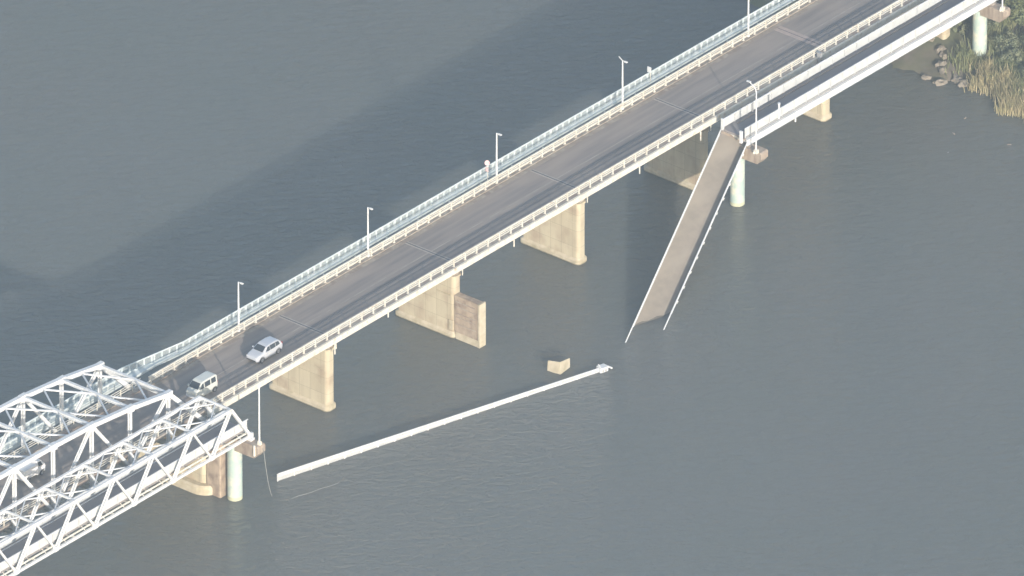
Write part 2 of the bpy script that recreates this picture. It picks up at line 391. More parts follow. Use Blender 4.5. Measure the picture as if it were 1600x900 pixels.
# footbridge piers: round column with a cap beam
def column_pier(X, label, zb=-3.0, base=True):
    t = thing('footbridge_pier', label, 'pier', (X, -8, 0), group='round footbridge piers')
    MB().tube([(X, -8, zb), (X, -8, .38)], .775, 32).build('column_foot', 'moss', t, smooth=False)
    MB().tube([(X, -8, .382), (X, -8, 6.3)], .77, 40).build('column', 'column', t, smooth=False)
    b = MB(); 
    prof = [(-6.6, 7.35), (-11.45, 7.35), (-11.58, 7.2), (-11.58, 6.55), (-11.1, 5.95), (-6.6, 5.85)]
    n = len(prof); b.add([(X - .6, y, z) for y, z in prof] + [(X + .6, y, z) for y, z in prof],
        [list(range(n)), list(range(n, 2 * n))[::-1]] + [[i, (i + 1) % n, n + (i + 1) % n, n + i] for i in range(n)])
    b.build('cap_beam', 'caphead', t)
    for yy in (-9.6, -6.9): MB().box(X - .3, X + .3, yy - .25, yy + .25, 7.352, 7.5).build('bearing_block', 'kerb', t)
    return t
column_pier(-19.7, 'pale green round column and brown cap beam under the narrow truss')
column_pier(60.4, 'pale green round column behind the top of the fallen footbridge span')
column_pier(100.4, 'pale round column with cap beam on the vegetated bank at the upper right')

# ------------------------------------------------------------------ road truss
tr = thing('truss_bridge', 'large white arched truss road bridge at the lower left', 'bridge', (-49.5, 0, 7.2))
NX = [-20.0 - 5.9 * i for i in range(11)]
HT = [0, 13.5, 14.4, 14.95, 15.15, 15.2, 15.15, 14.95, 14.4, 13.5, 0]; ZB = 7.6
for sy in (-1, 1):
    Y = 4.55 * sy
    T = [Vector((NX[i], Y, HT[i] if HT[i] else ZB)) for i in range(11)]; B = [Vector((NX[i], Y, ZB)) for i in range(11)]
    MB().bar(B[0], B[10], .42, .5).build('bottom_chord', 'white', tr)
    for i in range(1, 9): MB().bar(T[i] + Vector((.001 * i, 0, .002 * (i % 2))), T[i + 1], .46, .46).build('top_chord', 'white', tr)
    MB().bar(B[0], T[1], .44, .46).build('end_post', 'white', tr); MB().bar(B[10], T[9], .44, .46).build('end_post', 'white', tr)
    for i in range(1, 10): MB().ibar(B[i] + Vector((0, 0, .26)), T[i] - Vector((0, 0, .24)), .30, .34, up=(0, 1, 0)).build('vertical', 'white', tr)
    for i in range(1, 10, 2):
        for j in (i - 1, i + 1):
            if 0 < j < 10:
                d = (B[j] - T[i]).normalized(); MB().ibar(T[i] + d * .3, B[j] - d * .3, .30, .30, up=(0, 1, 0)).build('diagonal', 'white', tr)
    for i in range(0, 11):
        for P, s in ((T[i], 1), (B[i], 1)):
            if i in (0, 10) and P is T[i]: continue
            MB().box(P.x - .45, P.x + .45, P.y - .245 * 1, P.y + .245, P.z - .42, P.z + .28).build('gusset_plate', 'white', tr)
    MB().box(-20.4, -19.6, Y - .3, Y + .3, 7.152, 7.34).build('bearing_shoe', 'grey', tr)
for i in range(1, 10):
    z = HT[i] - .02
    MB().ibar((NX[i], -4.3, z), (NX[i], 4.3, z), .30, .34).build('cross_strut', 'white', tr)
    if i < 9:
        zm = (HT[i] + HT[i + 1]) / 2; xm = (NX[i] + NX[i + 1]) / 2
        for sy in (-1, 1):
            for q in (i, i + 1):
                MB().bar((xm, 4.33 * sy, zm - .06), (NX[q], .25 * sy, HT[q] - .06), .15, .15).build('wind_brace', 'white', tr)
    # knee/portal pieces below each strut
    if i in (1, 9):
        MB().bar((NX[i] + (.9 if i == 1 else -.9), -4.3, z - 1.0), (NX[i] + (.9 if i == 1 else -.9), 4.3, z - 1.0), .22, .26).build('portal_beam', 'white', tr)
        for sy in (-1, 1):
            for a_, b_ in ((4.2, 2.4), (2.4, .7)):
                MB().bar((NX[i] + (.12 if a_ > 4 else .12), a_ * sy, z - .1), (NX[i] + .9, b_ * sy, z - .95), .12, .12).build('portal_brace', 'white', tr)
for i in range(0, 11):
    MB().ibar((NX[i], -4.3, ZB + .1), (NX[i], 4.3, ZB + .1), .3, .6).build('floor_beam', 'girder', tr)
MB().box(-79.5, -20.05, -4.0, 3.4, ZR - .3, ZR).build('road_surface', 'asphalt', tr)
MB().box(-79.5, -20.05, -4.28, -4.0, ZR - .3, ZR + .16).build('kerb', 'kerb', tr)
MB().box(-79.5, -20.05, 3.4, 4.1, ZR - .3, ZR + .16).build('kerb', 'kerb', tr)
for yy in (-4.15, 3.95):
    b = MB()
    for zz in (.85, .6, .35): b.box(-79, -20.3, yy - .03, yy + .03, ZR + .16 + zz, ZR + .22 + zz)
    ro = b.build('railing', 'cream', tr); first = None
    for i in range(32):
        q = Vector((-78 + i * 1.82, yy, ZR + .16)) - ORG[tr]
        if first is None:
            first = MB().box(-.04, .04, -.05, .05, 0, .88).build('post', 'cream', ro, local=True); first.location = q
        else: dup(first, q, ro)
# walkway floor brackets outside the far truss
for i in range(0, 11): MB().bar((NX[i], 4.8, 8.0), (NX[i], 7.1, 8.2), .2, .25).build('outrigger', 'white', tr)

# ------------------------------------------------------------------ footbridge truss
ft = thing('footbridge_truss', 'narrow white truss footbridge running in front of the large arched truss', 'bridge', (-49.5, -7.9, 7.5))
FZ, TZ = 7.8, 12.1; YA, YB = -9.95, -5.82
BX = [-19.5 - 6.0 * i for i in range(11)]; TX = [-22.5 - 6.0 * i for i in range(10)]
for Y in (YA, YB):
    MB().bar((BX[0], Y, FZ), (BX[-1], Y, FZ), .24, .28).build('bottom_chord', 'white', ft)
    MB().bar((TX[0], Y, TZ), (TX[-1], Y, TZ), .28, .32).build('top_chord', 'white', ft)
    for i in range(10):
        t_ = Vector((TX[i], Y, TZ))
        for b_ in (Vector((BX[i], Y, FZ)), Vector((BX[i + 1], Y, FZ))):
            d = (b_ - t_).normalized(); nm = 'end_post' if (i == 0 and b_.x > t_.x) or (i == 9 and b_.x < t_.x) else 'diagonal'
            if nm == 'end_post': MB().bar(t_, b_, .28, .3).build(nm, 'white', ft)
            elif b_.x < t_.x: MB().ibar(t_ + d * .2, b_ - d * .2, .26, .32, up=(0, 1, 0), t=.05).build(nm, 'white', ft)
            else: MB().bar(t_ + d * .2, b_ - d * .2, .2, .2).build(nm, 'white', ft)
    for i in range(11): MB().box(BX[i] - .3, BX[i] + .3, Y - .155, Y + .155, FZ - .17, FZ + .32).build('gusset_plate', 'white', ft)
    MB().box(BX[0] - .3, BX[0] + .3, Y - .3, Y + .3, 7.352, 7.6).build('bearing_shoe', 'white', ft)
for i in range(10):
    MB().bar((TX[i], YA + .15, TZ), (TX[i], YB - .15, TZ), .18, .24).build('cross_strut', 'white', ft)
    for s in (-1, 1):
        y0 = YA + .2 if s < 0 else YB - .2
        MB().bar((TX[i], y0, TZ - .9), (TX[i], y0 - s * .75, TZ - .15), .1, .1).build('knee_brace', 'white', ft)
    if i < 9:
        xm = TX[i] - 3.0
        for Y in (YA + .15, YB - .15):
            for q in (TX[i], TX[i + 1]):
                MB().bar((xm, Y, TZ - .02), (q, -7.88, TZ - .02), .11, .11).build('wind_brace', 'white', ft)
for i in range(11):
    MB().bar((BX[i], YA + .15, FZ - .02), (BX[i], YB - .15, FZ - .02), .2, .34).build('floor_beam', 'girder', ft)
    if i < 10: MB().bar((BX[i] - 3, YA + .15, FZ + .02), (BX[i] - 3, YB - .15, FZ + .02), .16, .28).build('floor_beam', 'girder', ft)
for yy in (-9.0, -6.6): MB().box(-79.5, -19.6, yy - .1, yy + .1, 7.98, 8.16).build('stringer', 'girder', ft)
MB().box(-79.5, -19.45, -9.3, -6.4, 8.162, 8.4).build('footway_deck', 'asphalt2', ft)
def parapet(parent, x0, x1, y, z, h, m, name='parapet', gap=.05, pitch=2.0, brackets=0):
    ro = None; x = x0; first = None; k = 0
    top = MB().box(x0, x1, y - .06, y + .06, z + h - .07, z + h).build(name, m, parent)
    while x < x1 - .1:
        L = min(pitch, x1 - x)
        if first is None or L < pitch:
            p = MB(); p.box(gap, L - gap, -.012, .012, .09, h - .072)
            for q in range(1, int(L / .14)): p.box(q * .14 - .02, q * .14 + .02, -.035, .035, .085, h - .073)
            p.box(-.05 if k else 0, .05, -.05, .05, -.1, h - .074); p.box(gap, L, -.04, .04, .03, .088)
            o = p.build('panel', 'panelwhite', top, local=True); first = first or o; o.location = Vector((x, y, z)) - ORG[parent]
        else: dup(first, Vector((x, y, z)) - ORG[parent], top)
        x += pitch; k += 1
    return top
parapet(ft, -79.3, -19.2, -9.36, 8.44, 1.0, 'white')
parapet(ft, -79.3, -19.2, -6.36, 8.44, .95, 'white')
MB().box(-79.3, -19.5, -6.80, -6.74, 8.402, 8.50).build('kerb_strip', 'white', ft)
# pipe hung outside the deck on small brackets
MB().tube([(-79.4, -9.62, 8.1), (-19.6, -9.62, 8.1)], .09, 10).build('service_pipe', 'cream', ft)
for i in range(20): MB().bar((-20.9 - 3.0 * i, -9.32, 8.25), (-20.9 - 3.0 * i, -9.85, 7.98), .07, .07).build('pipe_bracket', 'cream', ft)

# ------------------------------------------------------------------ intact footbridge girder span
fg = thing('footbridge_span', 'intact white footbridge span with solid parapets leading to the upper right bank', 'bridge', (92, -7.9, 7.5))
XS = 59.9
MB().box(XS, XR, -9.30, -6.3, 8.2, 8.44).build('footway_deck', 'asphalt2', fg)
MB().box(XS, XR, -9.34, -9.302, 8.2, 8.43).build('slab_edge_shade', 'grey', fg)  # dark strip over the slab side: shade below the parapet put in as colour
for yy in (-9.5, -6.25):
    b = MB(); b.box(XS + .1, XR, yy - .04, yy + .04, 7.56, 8.16); b.box(XS + .1, XR, yy - .16, yy + .16, 7.5, 7.558); b.box(XS + .1, XR, yy - .14, yy + .14, 8.162, 8.196)
    b.build('girder', 'white', fg)
parapet(fg, XS, XR, -9.38, 8.52, 1.0, 'white')
parapet(fg, XS, XR, -6.36, 8.52, 1.0, 'white')
MB().box(XS + 1.8, XR, -6.92, -6.86, 8.442, 8.56).build('kerb_strip', 'kerb', fg)
for i, X in enumerate(range(60, 126, 6)): MB().box(X + .2, X + .4, -9.4, -6.4, 7.7, 8.1).build('cross_beam', 'girder', fg)
MB().box(XS + 7.9, XS + 7.94, -9.2, -6.5, 8.441, 8.447).build('expansion_joint', 'joint', fg)
MB().tube([(67.8, -9.66, 8.1), (67.8, -9.66, 7.1)], .09).build('drain_pipe', 'white', fg)
MB().box(XS - .06, XS + .12, -6.52, -6.2, 8.3, 9.62).build('end_post', 'white', fg)
MB().box(XS - .75, XS - .55, -9.55, -9.25, 8.1, 9.5).build('end_post', 'white', fg)
MB().box(XS - .6, XS + .02, -9.45, -9.3, 8.2, 8.4).build('broken_edge', 'kerb', fg)

# ------------------------------------------------------------------ fallen footbridge span
H = Vector((60.0, -7.75, 7.75))
hd, pt, ro_ = R(200.76), R(16.56), R(-21.0)
u = Vector((math.cos(hd) * math.cos(pt), math.sin(hd) * math.cos(pt), -math.sin(pt)))
n0 = Vector((math.cos(hd) * math.sin(pt), math.sin(hd) * math.sin(pt), math.cos(pt)))
s0 = n0.cross(u); sv = s0 * math.cos(ro_) + n0 * math.sin(ro_); nv = n0 * math.cos(ro_) - s0 * math.sin(ro_)
fs = thing('fallen_span', 'collapsed footbridge span sloping down into the river, tan deck between thin white parapets', 'fallen bridge span', tuple(H))
rot = Matrix(((u.x, sv.x, nv.x), (u.y, sv.y, nv.y), (u.z, sv.z, nv.z))).to_4x4()
fs.rotation_euler = rot.to_euler()
ORG[fs] = Vector((0, 0, 0)); LEN = 38.5
MB().box(0, LEN, -1.42, 1.42, -.22, 0).build('footway_deck', 'slab', fs)
for s in (-1, 1):
    MB().box(.3, LEN, min(s * 1.425, s * 1.6), max(s * 1.425, s * 1.6), -.24, .05).build('edge_beam', 'white', fs)
    MB().box(.4, LEN, s * 1.3 - .05, s * 1.3 + .05, -.95, -.242).build('girder', 'white', fs)
    parapet(fs, .5, LEN, s * 1.52, .06, .98, 'white')
for i in range(13):
    MB().box(1.5 + i * 2.2, 1.66 + i * 2.2, 1.61, 1.70, -.12, .15).build('parapet_bracket', 'white', fs)
MB().box(-.35, .3, -1.42, 1.42, -.24, -.03).build('torn_end', 'stain', fs)
b = MB(); rr = random.Random(5)
for i in range(12):
    y_ = -1.3 + i * .235; b.tube([(-.3, y_, -.12), (-.6 - rr.random() * .4, y_ + rr.uniform(-.1, .1), -.1 + rr.uniform(-.2, .15))], .015, 5)
b.build('bent_rebar', 'stain', fs)
tw = lambda s_: -(H.z + s_ * sv.z) / u.z
wl = MB(); a0, a1 = tw(-1.41), tw(1.41); ks = [-1.41 + 2.82 * i / 10 for i in range(11)]
top = [(tw(k) - .28 - .14 * math.sin(k * 5), k, .005) for k in ks]; bot = [(tw(k) + 3, k, .005) for k in ks]
wl.add(top + bot, [(i, i + 1, 12 + i, 11 + i) for i in range(10)]); wl.build('wet_edge', 'wet', fs)
for i in range(6): MB().box(3 + i * 6, 3.2 + i * 6, -1.24, 1.24, -.85, -.3).build('cross_beam', 'girder', fs)

# ------------------------------------------------------------------ railing of the sunken span standing out of the water
A = Vector((-14.5, -9.0, 0)); B = Vector((24.3, -19.75, 0)); L = (B - A).length; d = (B - A) / L
fr = thing('sunken_railing', 'long white footbridge railing of the sunken span poking out of the river', 'railing', tuple(A), math.atan2(d.y, d.x))
ORG[fr] = Vector((0, 0, 0))
def tilt(x, zt): return -.16 * zt
b = MB()
def zz(x): return .88 - .46 * x / L
b.add([(0.25, -.16, zz(0) - .1), (0.25, -.04, zz(0) - .1), (0.25, -.04, zz(0)), (0.25, -.16, zz(0)), (L, -.10, zz(L) - .1), (L, .02, zz(L) - .1), (L, .02, zz(L)), (L, -.10, zz(L))],
      [(0, 1, 2, 3), (4, 5, 6, 7), (0, 1, 5, 4), (1, 2, 6, 5), (2, 3, 7, 6), (3, 0, 4, 7)])
b.build('top_rail', 'white', fr)
b = MB()
for i in range(int((L - .3) / .12)):
    x = .25 + i * .12; h = zz(x) - .1; b.add([(x - .035, -.03, -.7), (x + .035, -.03, -.7), (x + .035, -.10, h), (x - .035, -.10, h), (x - .035, .0, -.7), (x + .035, .0, -.7), (x + .035, -.07, h), (x - .035, -.07, h)],
      [(0, 1, 2, 3), (4, 5, 6, 7), (0, 3, 7, 4), (1, 2, 6, 5)])
b.build('balusters', 'white', fr)

b = MB(); b.add([(0.1, -.13, .50), (0.1, -.02, .50), (0.1, -.02, .58), (0.1, -.13, .58), (L, -.13, -.06), (L, -.02, -.06), (L, -.02, .02), (L, -.13, .02)],
      [(0, 1, 2, 3), (4, 5, 6, 7), (0, 1, 5, 4), (1, 2, 6, 5), (2, 3, 7, 6), (3, 0, 4, 7)]); b.build('middle_rail', 'white', fr)
for i in range(20):
    x = .15 + i * 2.05; h = zz(x) - .05
    o = MB().box(-.05, .05, -.17, -.02, -.6, h).build('post', 'white', fr, local=True); o.location = (x, 0, 0)
b = MB(); b.box(L - .5, L + .45, -.45, .35, -.4, .52); b.build('end_box', 'white', fr, bevel=.03)
b = MB(); b.bar((L + .3, .1, .52), (L + 1.05, -.3, .05), .16, .12); b.build('bent_bracket', 'white', fr)
MB().bar((L - .35, -.2, .53), (L - .35, .2, .70), .10).build('bracket_stub', 'white', fr)
b = MB(); b.box(L - .3, L - .1, -.47, -.449, .05, .3); b.box(L + .05, L + .25, -.47, -.449, .05, .3); b.build('bolt_slot', 'grey', fr)

# ------------------------------------------------------------------ concrete fragment
cf = MB()
Aw, Bw, Cw, Dw = Vector((20.5, -15.5, -1.5)), Vector((20.8, -17.1, -1.5)), Vector((22.7, -16.85, -1.5)), Vector((22.5, -15.1, -1.5))
At, Bt, Ct, Dt = Vector((20.75, -15.45, 1.15)), Vector((20.95, -17.0, 1.42)), Vector((22.72, -16.8, 1.08)), Vector((22.4, -15.4, -.15))
mid = (At + Bt + Ct + Dt) / 4 - Vector((0, 0, .12))
cf.add([Aw, Bw, Cw, Dw, At, Bt, Ct, Dt, mid], [(3, 2, 1, 0), (0, 1, 5, 4), (1, 2, 6, 5), (2, 3, 7, 6), (3, 0, 4, 7), (4, 5, 8), (5, 6, 8), (6, 7, 8), (7, 4, 8)])
tag(cf.build('concrete_block', 'plinth', bevel=.06), 'broken pale concrete block poking out of the river above the sunken railing', 'concrete block')

# ------------------------------------------------------------------ street lamps
def lamp(x, y, z, h, arm, lab, grp, double=False):
    t = thing('street_lamp', lab, 'street lamp', (x, y, z), group=grp)
    MB().tube([(x, y, z), (x, y, z + h)], [.11, .07], 10).build('pole', 'white', t)
    MB().box(x - .12, x + .12, y - .12, y + .12, z, z + .22).build('pole_base', 'white', t)
    s = 1 if arm > 0 else -1
    MB().tube([(x, y, z + h - .05), (x, y + arm * .5, z + h + .02), (x, y + arm, z + h + .02)], .045, 8).build('arm', 'white', t)
    MB().box(x - .1, x + .1, min(y + arm * .55, y + arm * 1.25), max(y + arm * .55, y + arm * 1.25), z + h - .08, z + h + .03).build('lamp_head', 'white', t)
    if double:
        MB().tube([(x, y, z + h - .02), (x, y - arm, z + h + .3)], .045, 8).build('arm', 'white', t)
    return t
FL = [(-5.38, 'first white lamp post on the far rail, above the silver car'), (15.0, 'white lamp post midway between the silver car and the round pinkish sign'),
      (35.5, 'white lamp post on the far rail behind a round pinkish sign'), (55.8, 'white lamp post on the far rail with arms to both sides'),
      (76.35, 'white lamp post on the far rail near the top edge, beside the reddish joint')]
for i, (x, l) in enumerate(FL): lamp(x, 3.66, 8.93, 5.75, -.5, l, 'lamp posts along the far rail', i == 3)
def near_lamp(x, y, z, lab):
    t = thing('street_lamp', lab, 'street lamp', (x, y, z), group='tall lamp posts on the footbridge piers')
    MB().tube([(x, y, z), (x, y, z + 7.0), (x, y + .12, z + 7.5), (x, y + 1.0, z + 8.0)], [.085, .07, .06, .045], 10).build('pole', 'white', t)
    MB().box(x - .09, x + .09, y + .75, y + 1.25, z + 7.93, z + 8.05).build('lamp_head', 'white', t)
    MB().box(x - .2, x + .2, y - .22, y + .15, z - .1, z + .35).build('base_box', 'cream', t)
    MB().tube([(x - .2, y + .1, z + .1), (x - .2, y + .1, z - .1)], .12, 8).build('conduit', 'cream', t)
t = thing('pole', 'bare white pole without an arm standing on the left brown cap beam', 'pole', (-19.7, -11.3, 7.45))
MB().tube([(-19.7, -11.3, 7.45), (-19.7, -11.3, 14.3)], [.10, .07], 10).build('shaft', 'white', t)
MB().box(-19.85, -19.55, -11.5, -11.15, 7.35, 7.75).build('base_box', 'cream', t)
MB().tube([(-20.38, -11.2, 6.3), (-20.38, -11.2, 7.5)], .12, 8).build('conduit', 'cream', t)
near_lamp(59.6, -11.1, 7.45, 'tall white lamp post with a bent arm at the top of the fallen span')
near_lamp(100.0, -11.3, 7.45, 'tall white lamp post on the bank pier at the upper right')

# ------------------------------------------------------------------ signs
t = thing('round_sign', 'faded pinkish round sign on a short post beside a lamp post', 'sign', (34.6, 4.2, 8.9))
ORG[t] = Vector((34.6, 4.2, 8.9))
b = MB(); b.tube([(34.62, 4.2, 11.35), (34.66, 4.22, 11.33)], .27, 20); b.build('sign_disc', 'pink', t)
b = MB(); b.box(34.6, 34.64, 4.05, 4.4, 10.35, 10.85); b.build('sign_plate', 'pink', t)
MB().tube([(34.68, 4.2, 8.62), (34.68, 4.2, 11.5)], .035, 6).build('post', 'cream', t)
t = thing('fence_sign', 'small white plate standing above the pale blue fence', 'sign', (62.8, 5.25, 9.4))
MB().tube([(62.8, 5.7, 8.61), (62.8, 5.7, 9.9)], .05, 8).build('post', 'cream', t); MB().box(62.6, 62.66, 5.45, 5.95, 9.7, 10.35).build('sign_plate', 'white', t)
t = thing('marker_post', 'short white marker post on the near parapet of the intact footbridge', 'marker post', (65.3, -9.5, 8.5))
MB().tube([(65.3, -9.5, 8.5), (65.3, -9.5, 10.2)], .11, 10).build('post', 'white', t); MB().tube([(65.3, -9.5, 10.2), (65.3, -9.5, 10.3)], .15, 10).build('post_cap', 'white', t)
t = thing('marker_post', 'small grey post on the far parapet of the intact footbridge', 'marker post', (64.6, -6.3, 8.5))
MB().tube([(64.6, -6.55, 8.5), (64.6, -6.55, 9.7)], .09, 8).build('post', 'grey', t)
t = thing('hanging_conduit', 'small pinkish white bent conduit beside the half shaded pier', 'conduit', (60.9, -4.95, 4))
b = MB(); b.tube([(60.9, -5.0, 5.6), (60.9, -5.0, 4.9), (61.0, -5.1, 4.5), (60.9, -5.0, 3.9), (60.7, -4.9, 3.7)], .09, 8); b.build('pipe', 'white', t)
MB().box(60.75, 61.05, -5.1, -4.8, 5.4, 5.55).build('clamp', 'pink', t)

# ------------------------------------------------------------------ cable and floating rope
b = MB(); pts = []
P0, P1 = Vector((-19.7, -11.85, 7.0)), Vector((-16.9, -10.6, -.3))
for i in range(13):
    q = i / 12; p = P0.lerp(P1, q); p.z -= 1.0 * math.sin(math.pi * q) * .9; pts.append(p)
b.tube(pts, .035, 6); tag(b.build('cable', 'rope'), 'thin loose cable hanging from the brown cap beam into the river', 'cable')
b = MB(); P0, P1 = Vector((-16.2, -12.55, .03)), Vector((-10.7, -14.15, .03))
b.tube([P0.lerp(P1, i / 10) + Vector((.05 * math.sin(i * .9), .05 * math.sin(i * 1.3), 0)) for i in range(11)], .02, 6)
tag(b.build('floating_line', 'rope'), 'faint thin line floating on the water below the sunken railing', 'rope')

# ------------------------------------------------------------------ vehicles
def vehicle(name, lab, cat, loc, rotz, L, W, st, paint, wheels, wr, wins, lights, extra=None):
    """st: stations along x (front = +x): (x, z_bottom, z_belt, z_top, half_belt, half_top)."""
    t = thing(name, lab, cat, loc, rotz); ORG[t] = Vector((0, 0, 0))
    b = MB(); rings = []
    for (x, zb, zm, zt, hb, ht) in st:
        zmid = zb + (zm - zb) * .55
        rings.append([(x, -hb * .93, zb), (x, -hb, zmid), (x, -hb * .97, zm), (x, -ht, zt - .03), (x, -ht * .86, zt), (x, ht * .86, zt), (x, ht, zt - .03), (x, hb * .97, zm), (x, hb, zmid), (x, hb * .93, zb)])
    k = 10; vs = [p for r in rings for p in r]; fsx = []
    for i in range(len(rings) - 1):
        for j in range(k): fsx.append((i * k + j, i * k + (j + 1) % k, (i + 1) * k + (j + 1) % k, (i + 1) * k + j))
    fsx += [tuple(range(k)), tuple(range((len(rings) - 1) * k, len(rings) * k))[::-1]]
    b.add(vs, fsx); body = b.build('body', paint, t, bevel=0.0)
    for p in body.data.polygons: p.use_smooth = False
    bv = body.modifiers.new('bevel', 'BEVEL'); bv.width = .035; bv.segments = 2; bv.limit_method = 'ANGLE'; bv.angle_limit = R(20)
    for (nm, quad) in wins:
        v = [Vector(q) for q in quad]; nn = (v[1] - v[0]).cross(v[2] - v[0]).normalized()
        c = sum(v, Vector()) / len(v)
        if nn.dot(c - Vector((0, 0, 1.0))) < 0: nn = -nn
        p = MB(); n = len(v)
        p.add([q + nn * .022 for q in v] + [q - nn * .03 for q in v], [tuple(range(n)), tuple(range(n, 2 * n))[::-1]] + [(i, (i + 1) % n, n + (i + 1) % n, n + i) for i in range(n)])
        p.build(nm, 'glass', t)
    for x in wheels:
        for s in (-1, 1):
            y = s * (W / 2 - .09)
            p = MB(); p.tube([(x, y - .10, wr), (x, y + .10, wr)], wr, 20); wh = p.build('wheel', 'dark', t)
            MB().tube([(x, y + s * .101, wr), (x, y + s * .125, wr)], wr * .66, 14).build('rim', 'chrome', wh)
            # dark arch lip
            a_ = MB(); pts = [(x + math.cos(R(g_)) * (wr + .07), s * (W / 2 - .01), wr + math.sin(R(g_)) * (wr + .07)) for g_ in range(0, 181, 20)]
            a_.tube(pts, .035, 6); a_.build('wheel_arch', 'dark', t)
    for (nm, m, x0, x1, y0, y1, z0, z1) in lights:
        for s in (-1, 1):
            MB().box(x0, x1, min(s * y0, s * y1), max(s * y0, s * y1), z0, z1).build(nm, m, t, bevel=.015)
    if extra: extra(t)
    return t
# silver hatchback, front towards +x locally
hw = .84
st = [(2.02, .35, .55, .62, .62, .55), (1.92, .25, .62, .78, .76, .62), (1.55, .2, .72, .90, .83, .70), (.98, .2, .86, 1.00, .85, .72), (.35, .2, .90, 1.42, .85, .64),
      (.05, .2, .92, 1.50, .85, .63), (-.9, .2, .95, 1.52, .85, .63), (-1.55, .22, .97, 1.44, .84, .60), (-1.93, .28, .95, 1.10, .80, .62), (-2.05, .35, .85, .95, .72, .60)]
wins = [('windscreen', [(.97, -.60, 1.03), (.97, .60, 1.03), (.40, .52, 1.40), (.40, -.52, 1.40)]),
        ('rear_window', [(-1.60, -.50, 1.38), (-1.60, .50, 1.38), (-1.90, .55, 1.10), (-1.90, -.55, 1.10)])]
for s in (-1, 1):
    wins += [('side_window', [(.62, s * .80, 1.0), (.0, s * .815, .99), (.0, s * .675, 1.40), (.28, s * .68, 1.36)]),
             ('side_window', [(-.08, s * .815, .99), (-.85, s * .815, 1.01), (-.85, s * .665, 1.42), (-.08, s * .67, 1.42)]),
             ('side_window', [(-.93, s * .815, 1.01), (-1.5, s * .80, 1.05), (-1.42, s * .665, 1.36), (-.93, s * .665, 1.41)])]
lights = [('headlight', 'lamp', 1.80, 1.965, .42, .70, .60, .74), ('taillight', 'red', -2.0, -1.86, .50, .76, .85, 1.08)]
def ex(t):
    MB().box(1.93, 2.06, -.6, .6, .32, .46).build('bumper', 'dark', t, bevel=.02)
    for s in (-1, 1): MB().box(.55, .72, s * .93 - .08, s * .93 + .08, .98, 1.10).build('wing_mirror', 'silver', t, bevel=.02)
    MB().box(.55, .75, -.2, .1, 1.24, 1.262).build('dashboard_shade', 'lamp', t) if False else None
vehicle('parked_car', 'silver hatchback stopped on the bridge road with its nose to the left', 'car', (-7.35, -1.42, ZR), math.pi, 4.1, 1.68, st, 'silver', (1.27, -1.25), .30, wins, lights, ex)
# pale kei van
st = [(1.68, .38, .75, .85, .60, .58), (1.60, .25, .85, 1.02, .70, .64), (1.30, .2, .95, 1.20, .73, .66), (.72, .2, 1.05, 1.78, .735, .62), (.45, .2, 1.05, 1.86, .735, .61),
      (-1.3, .2, 1.05, 1.88, .735, .61), (-1.60, .22, 1.05, 1.80, .73, .60), (-1.69, .3, 1.0, 1.55, .70, .60)]
wins = [('windscreen', [(1.27, -.58, 1.24), (1.27, .58, 1.24), (.78, .54, 1.74), (.78, -.54, 1.74)]),
        ('rear_window', [(-1.65, -.5, 1.68), (-1.65, .5, 1.68), (-1.70, .55, 1.15), (-1.70, -.55, 1.15)])]
for s in (-1, 1):
    wins += [('side_window', [(1.02, s * .712, 1.16), (.45, s * .712, 1.16), (.45, s * .635, 1.68), (.72, s * .64, 1.64)]),
             ('side_window', [(.30, s * .712, 1.16), (-.55, s * .712, 1.16), (-.55, s * .635, 1.70), (.30, s * .635, 1.70)]),
             ('side_window', [(-.72, s * .712, 1.16), (-1.40, s * .712, 1.16), (-1.36, s * .635, 1.68), (-.72, s * .635, 1.70)])]
lights = [('headlight', 'lamp', 1.52, 1.655, .42, .66, .70, .88), ('taillight', 'red', -1.72, -1.60, .56, .69, .75, 1.1)]
def ex(t):
    MB().box(1.60, 1.74, -.62, .62, .32, .5).build('bumper', 'lamp', t, bevel=.02)
    for s in (-1, 1): MB().box(1.02, 1.14, s * .84 - .07, s * .84 + .07, 1.12, 1.34).build('wing_mirror', 'vanpaint', t, bevel=.02)
vehicle('parked_van', 'small pale box van on the bridge road next to the truss entrance', 'van', (-17.4, -1.68, ZR), math.pi, 3.4, 1.48, st, 'vanpaint', (1.1, -1.2), .27, wins, lights, ex)
# white light truck inside the truss
st = [(1.70, .38, .75, .90, .60, .58), (1.62, .25, .9, 1.08, .70, .64), (1.42, .2, 1.0, 1.30, .73, .66), (1.05, .2, 1.05, 1.72, .735, .62), (.80, .2, 1.05, 1.78, .735, .61), (.42, .2, 1.05, 1.76, .735, .61), (.36, .25, 1.0, 1.68, .72, .60)]
wins = [('windscreen', [(1.40, -.58, 1.32), (1.40, .58, 1.32), (1.08, .54, 1.68), (1.08, -.54, 1.68)])]
for s in (-1, 1): wins += [('side_window', [(1.15, s * .712, 1.16), (.55, s * .712, 1.16), (.55, s * .635, 1.64), (.95, s * .64, 1.62)])]
lights = [('headlight', 'lamp', 1.56, 1.68, .42, .66, .72, .9)]
def ex(t):
    MB().box(-1.7, .34, -.72, .72, .45, .58).build('cargo_bed', 'whitecar', t)
    for s in (-1, 1): MB().box(-1.7, .34, s * .70 - .02, s * .70 + .02, .582, .88).build('bed_side', 'whitecar', t)
    MB().box(-1.74, -1.70, -.7, .7, .45, .88).build('tailgate', 'whitecar', t)
    MB().box(-1.6, .3, -.67, .67, .582, 1.5).build('box_body', 'whitecar', t, bevel=.03)
vehicle('light_truck', 'small white light truck half hidden behind the arched truss at the left edge', 'truck', (-41.3, .6, ZR), 0, 3.4, 1.48, st, 'whitecar', (1.05, -1.1), .27, wins, lights, ex)

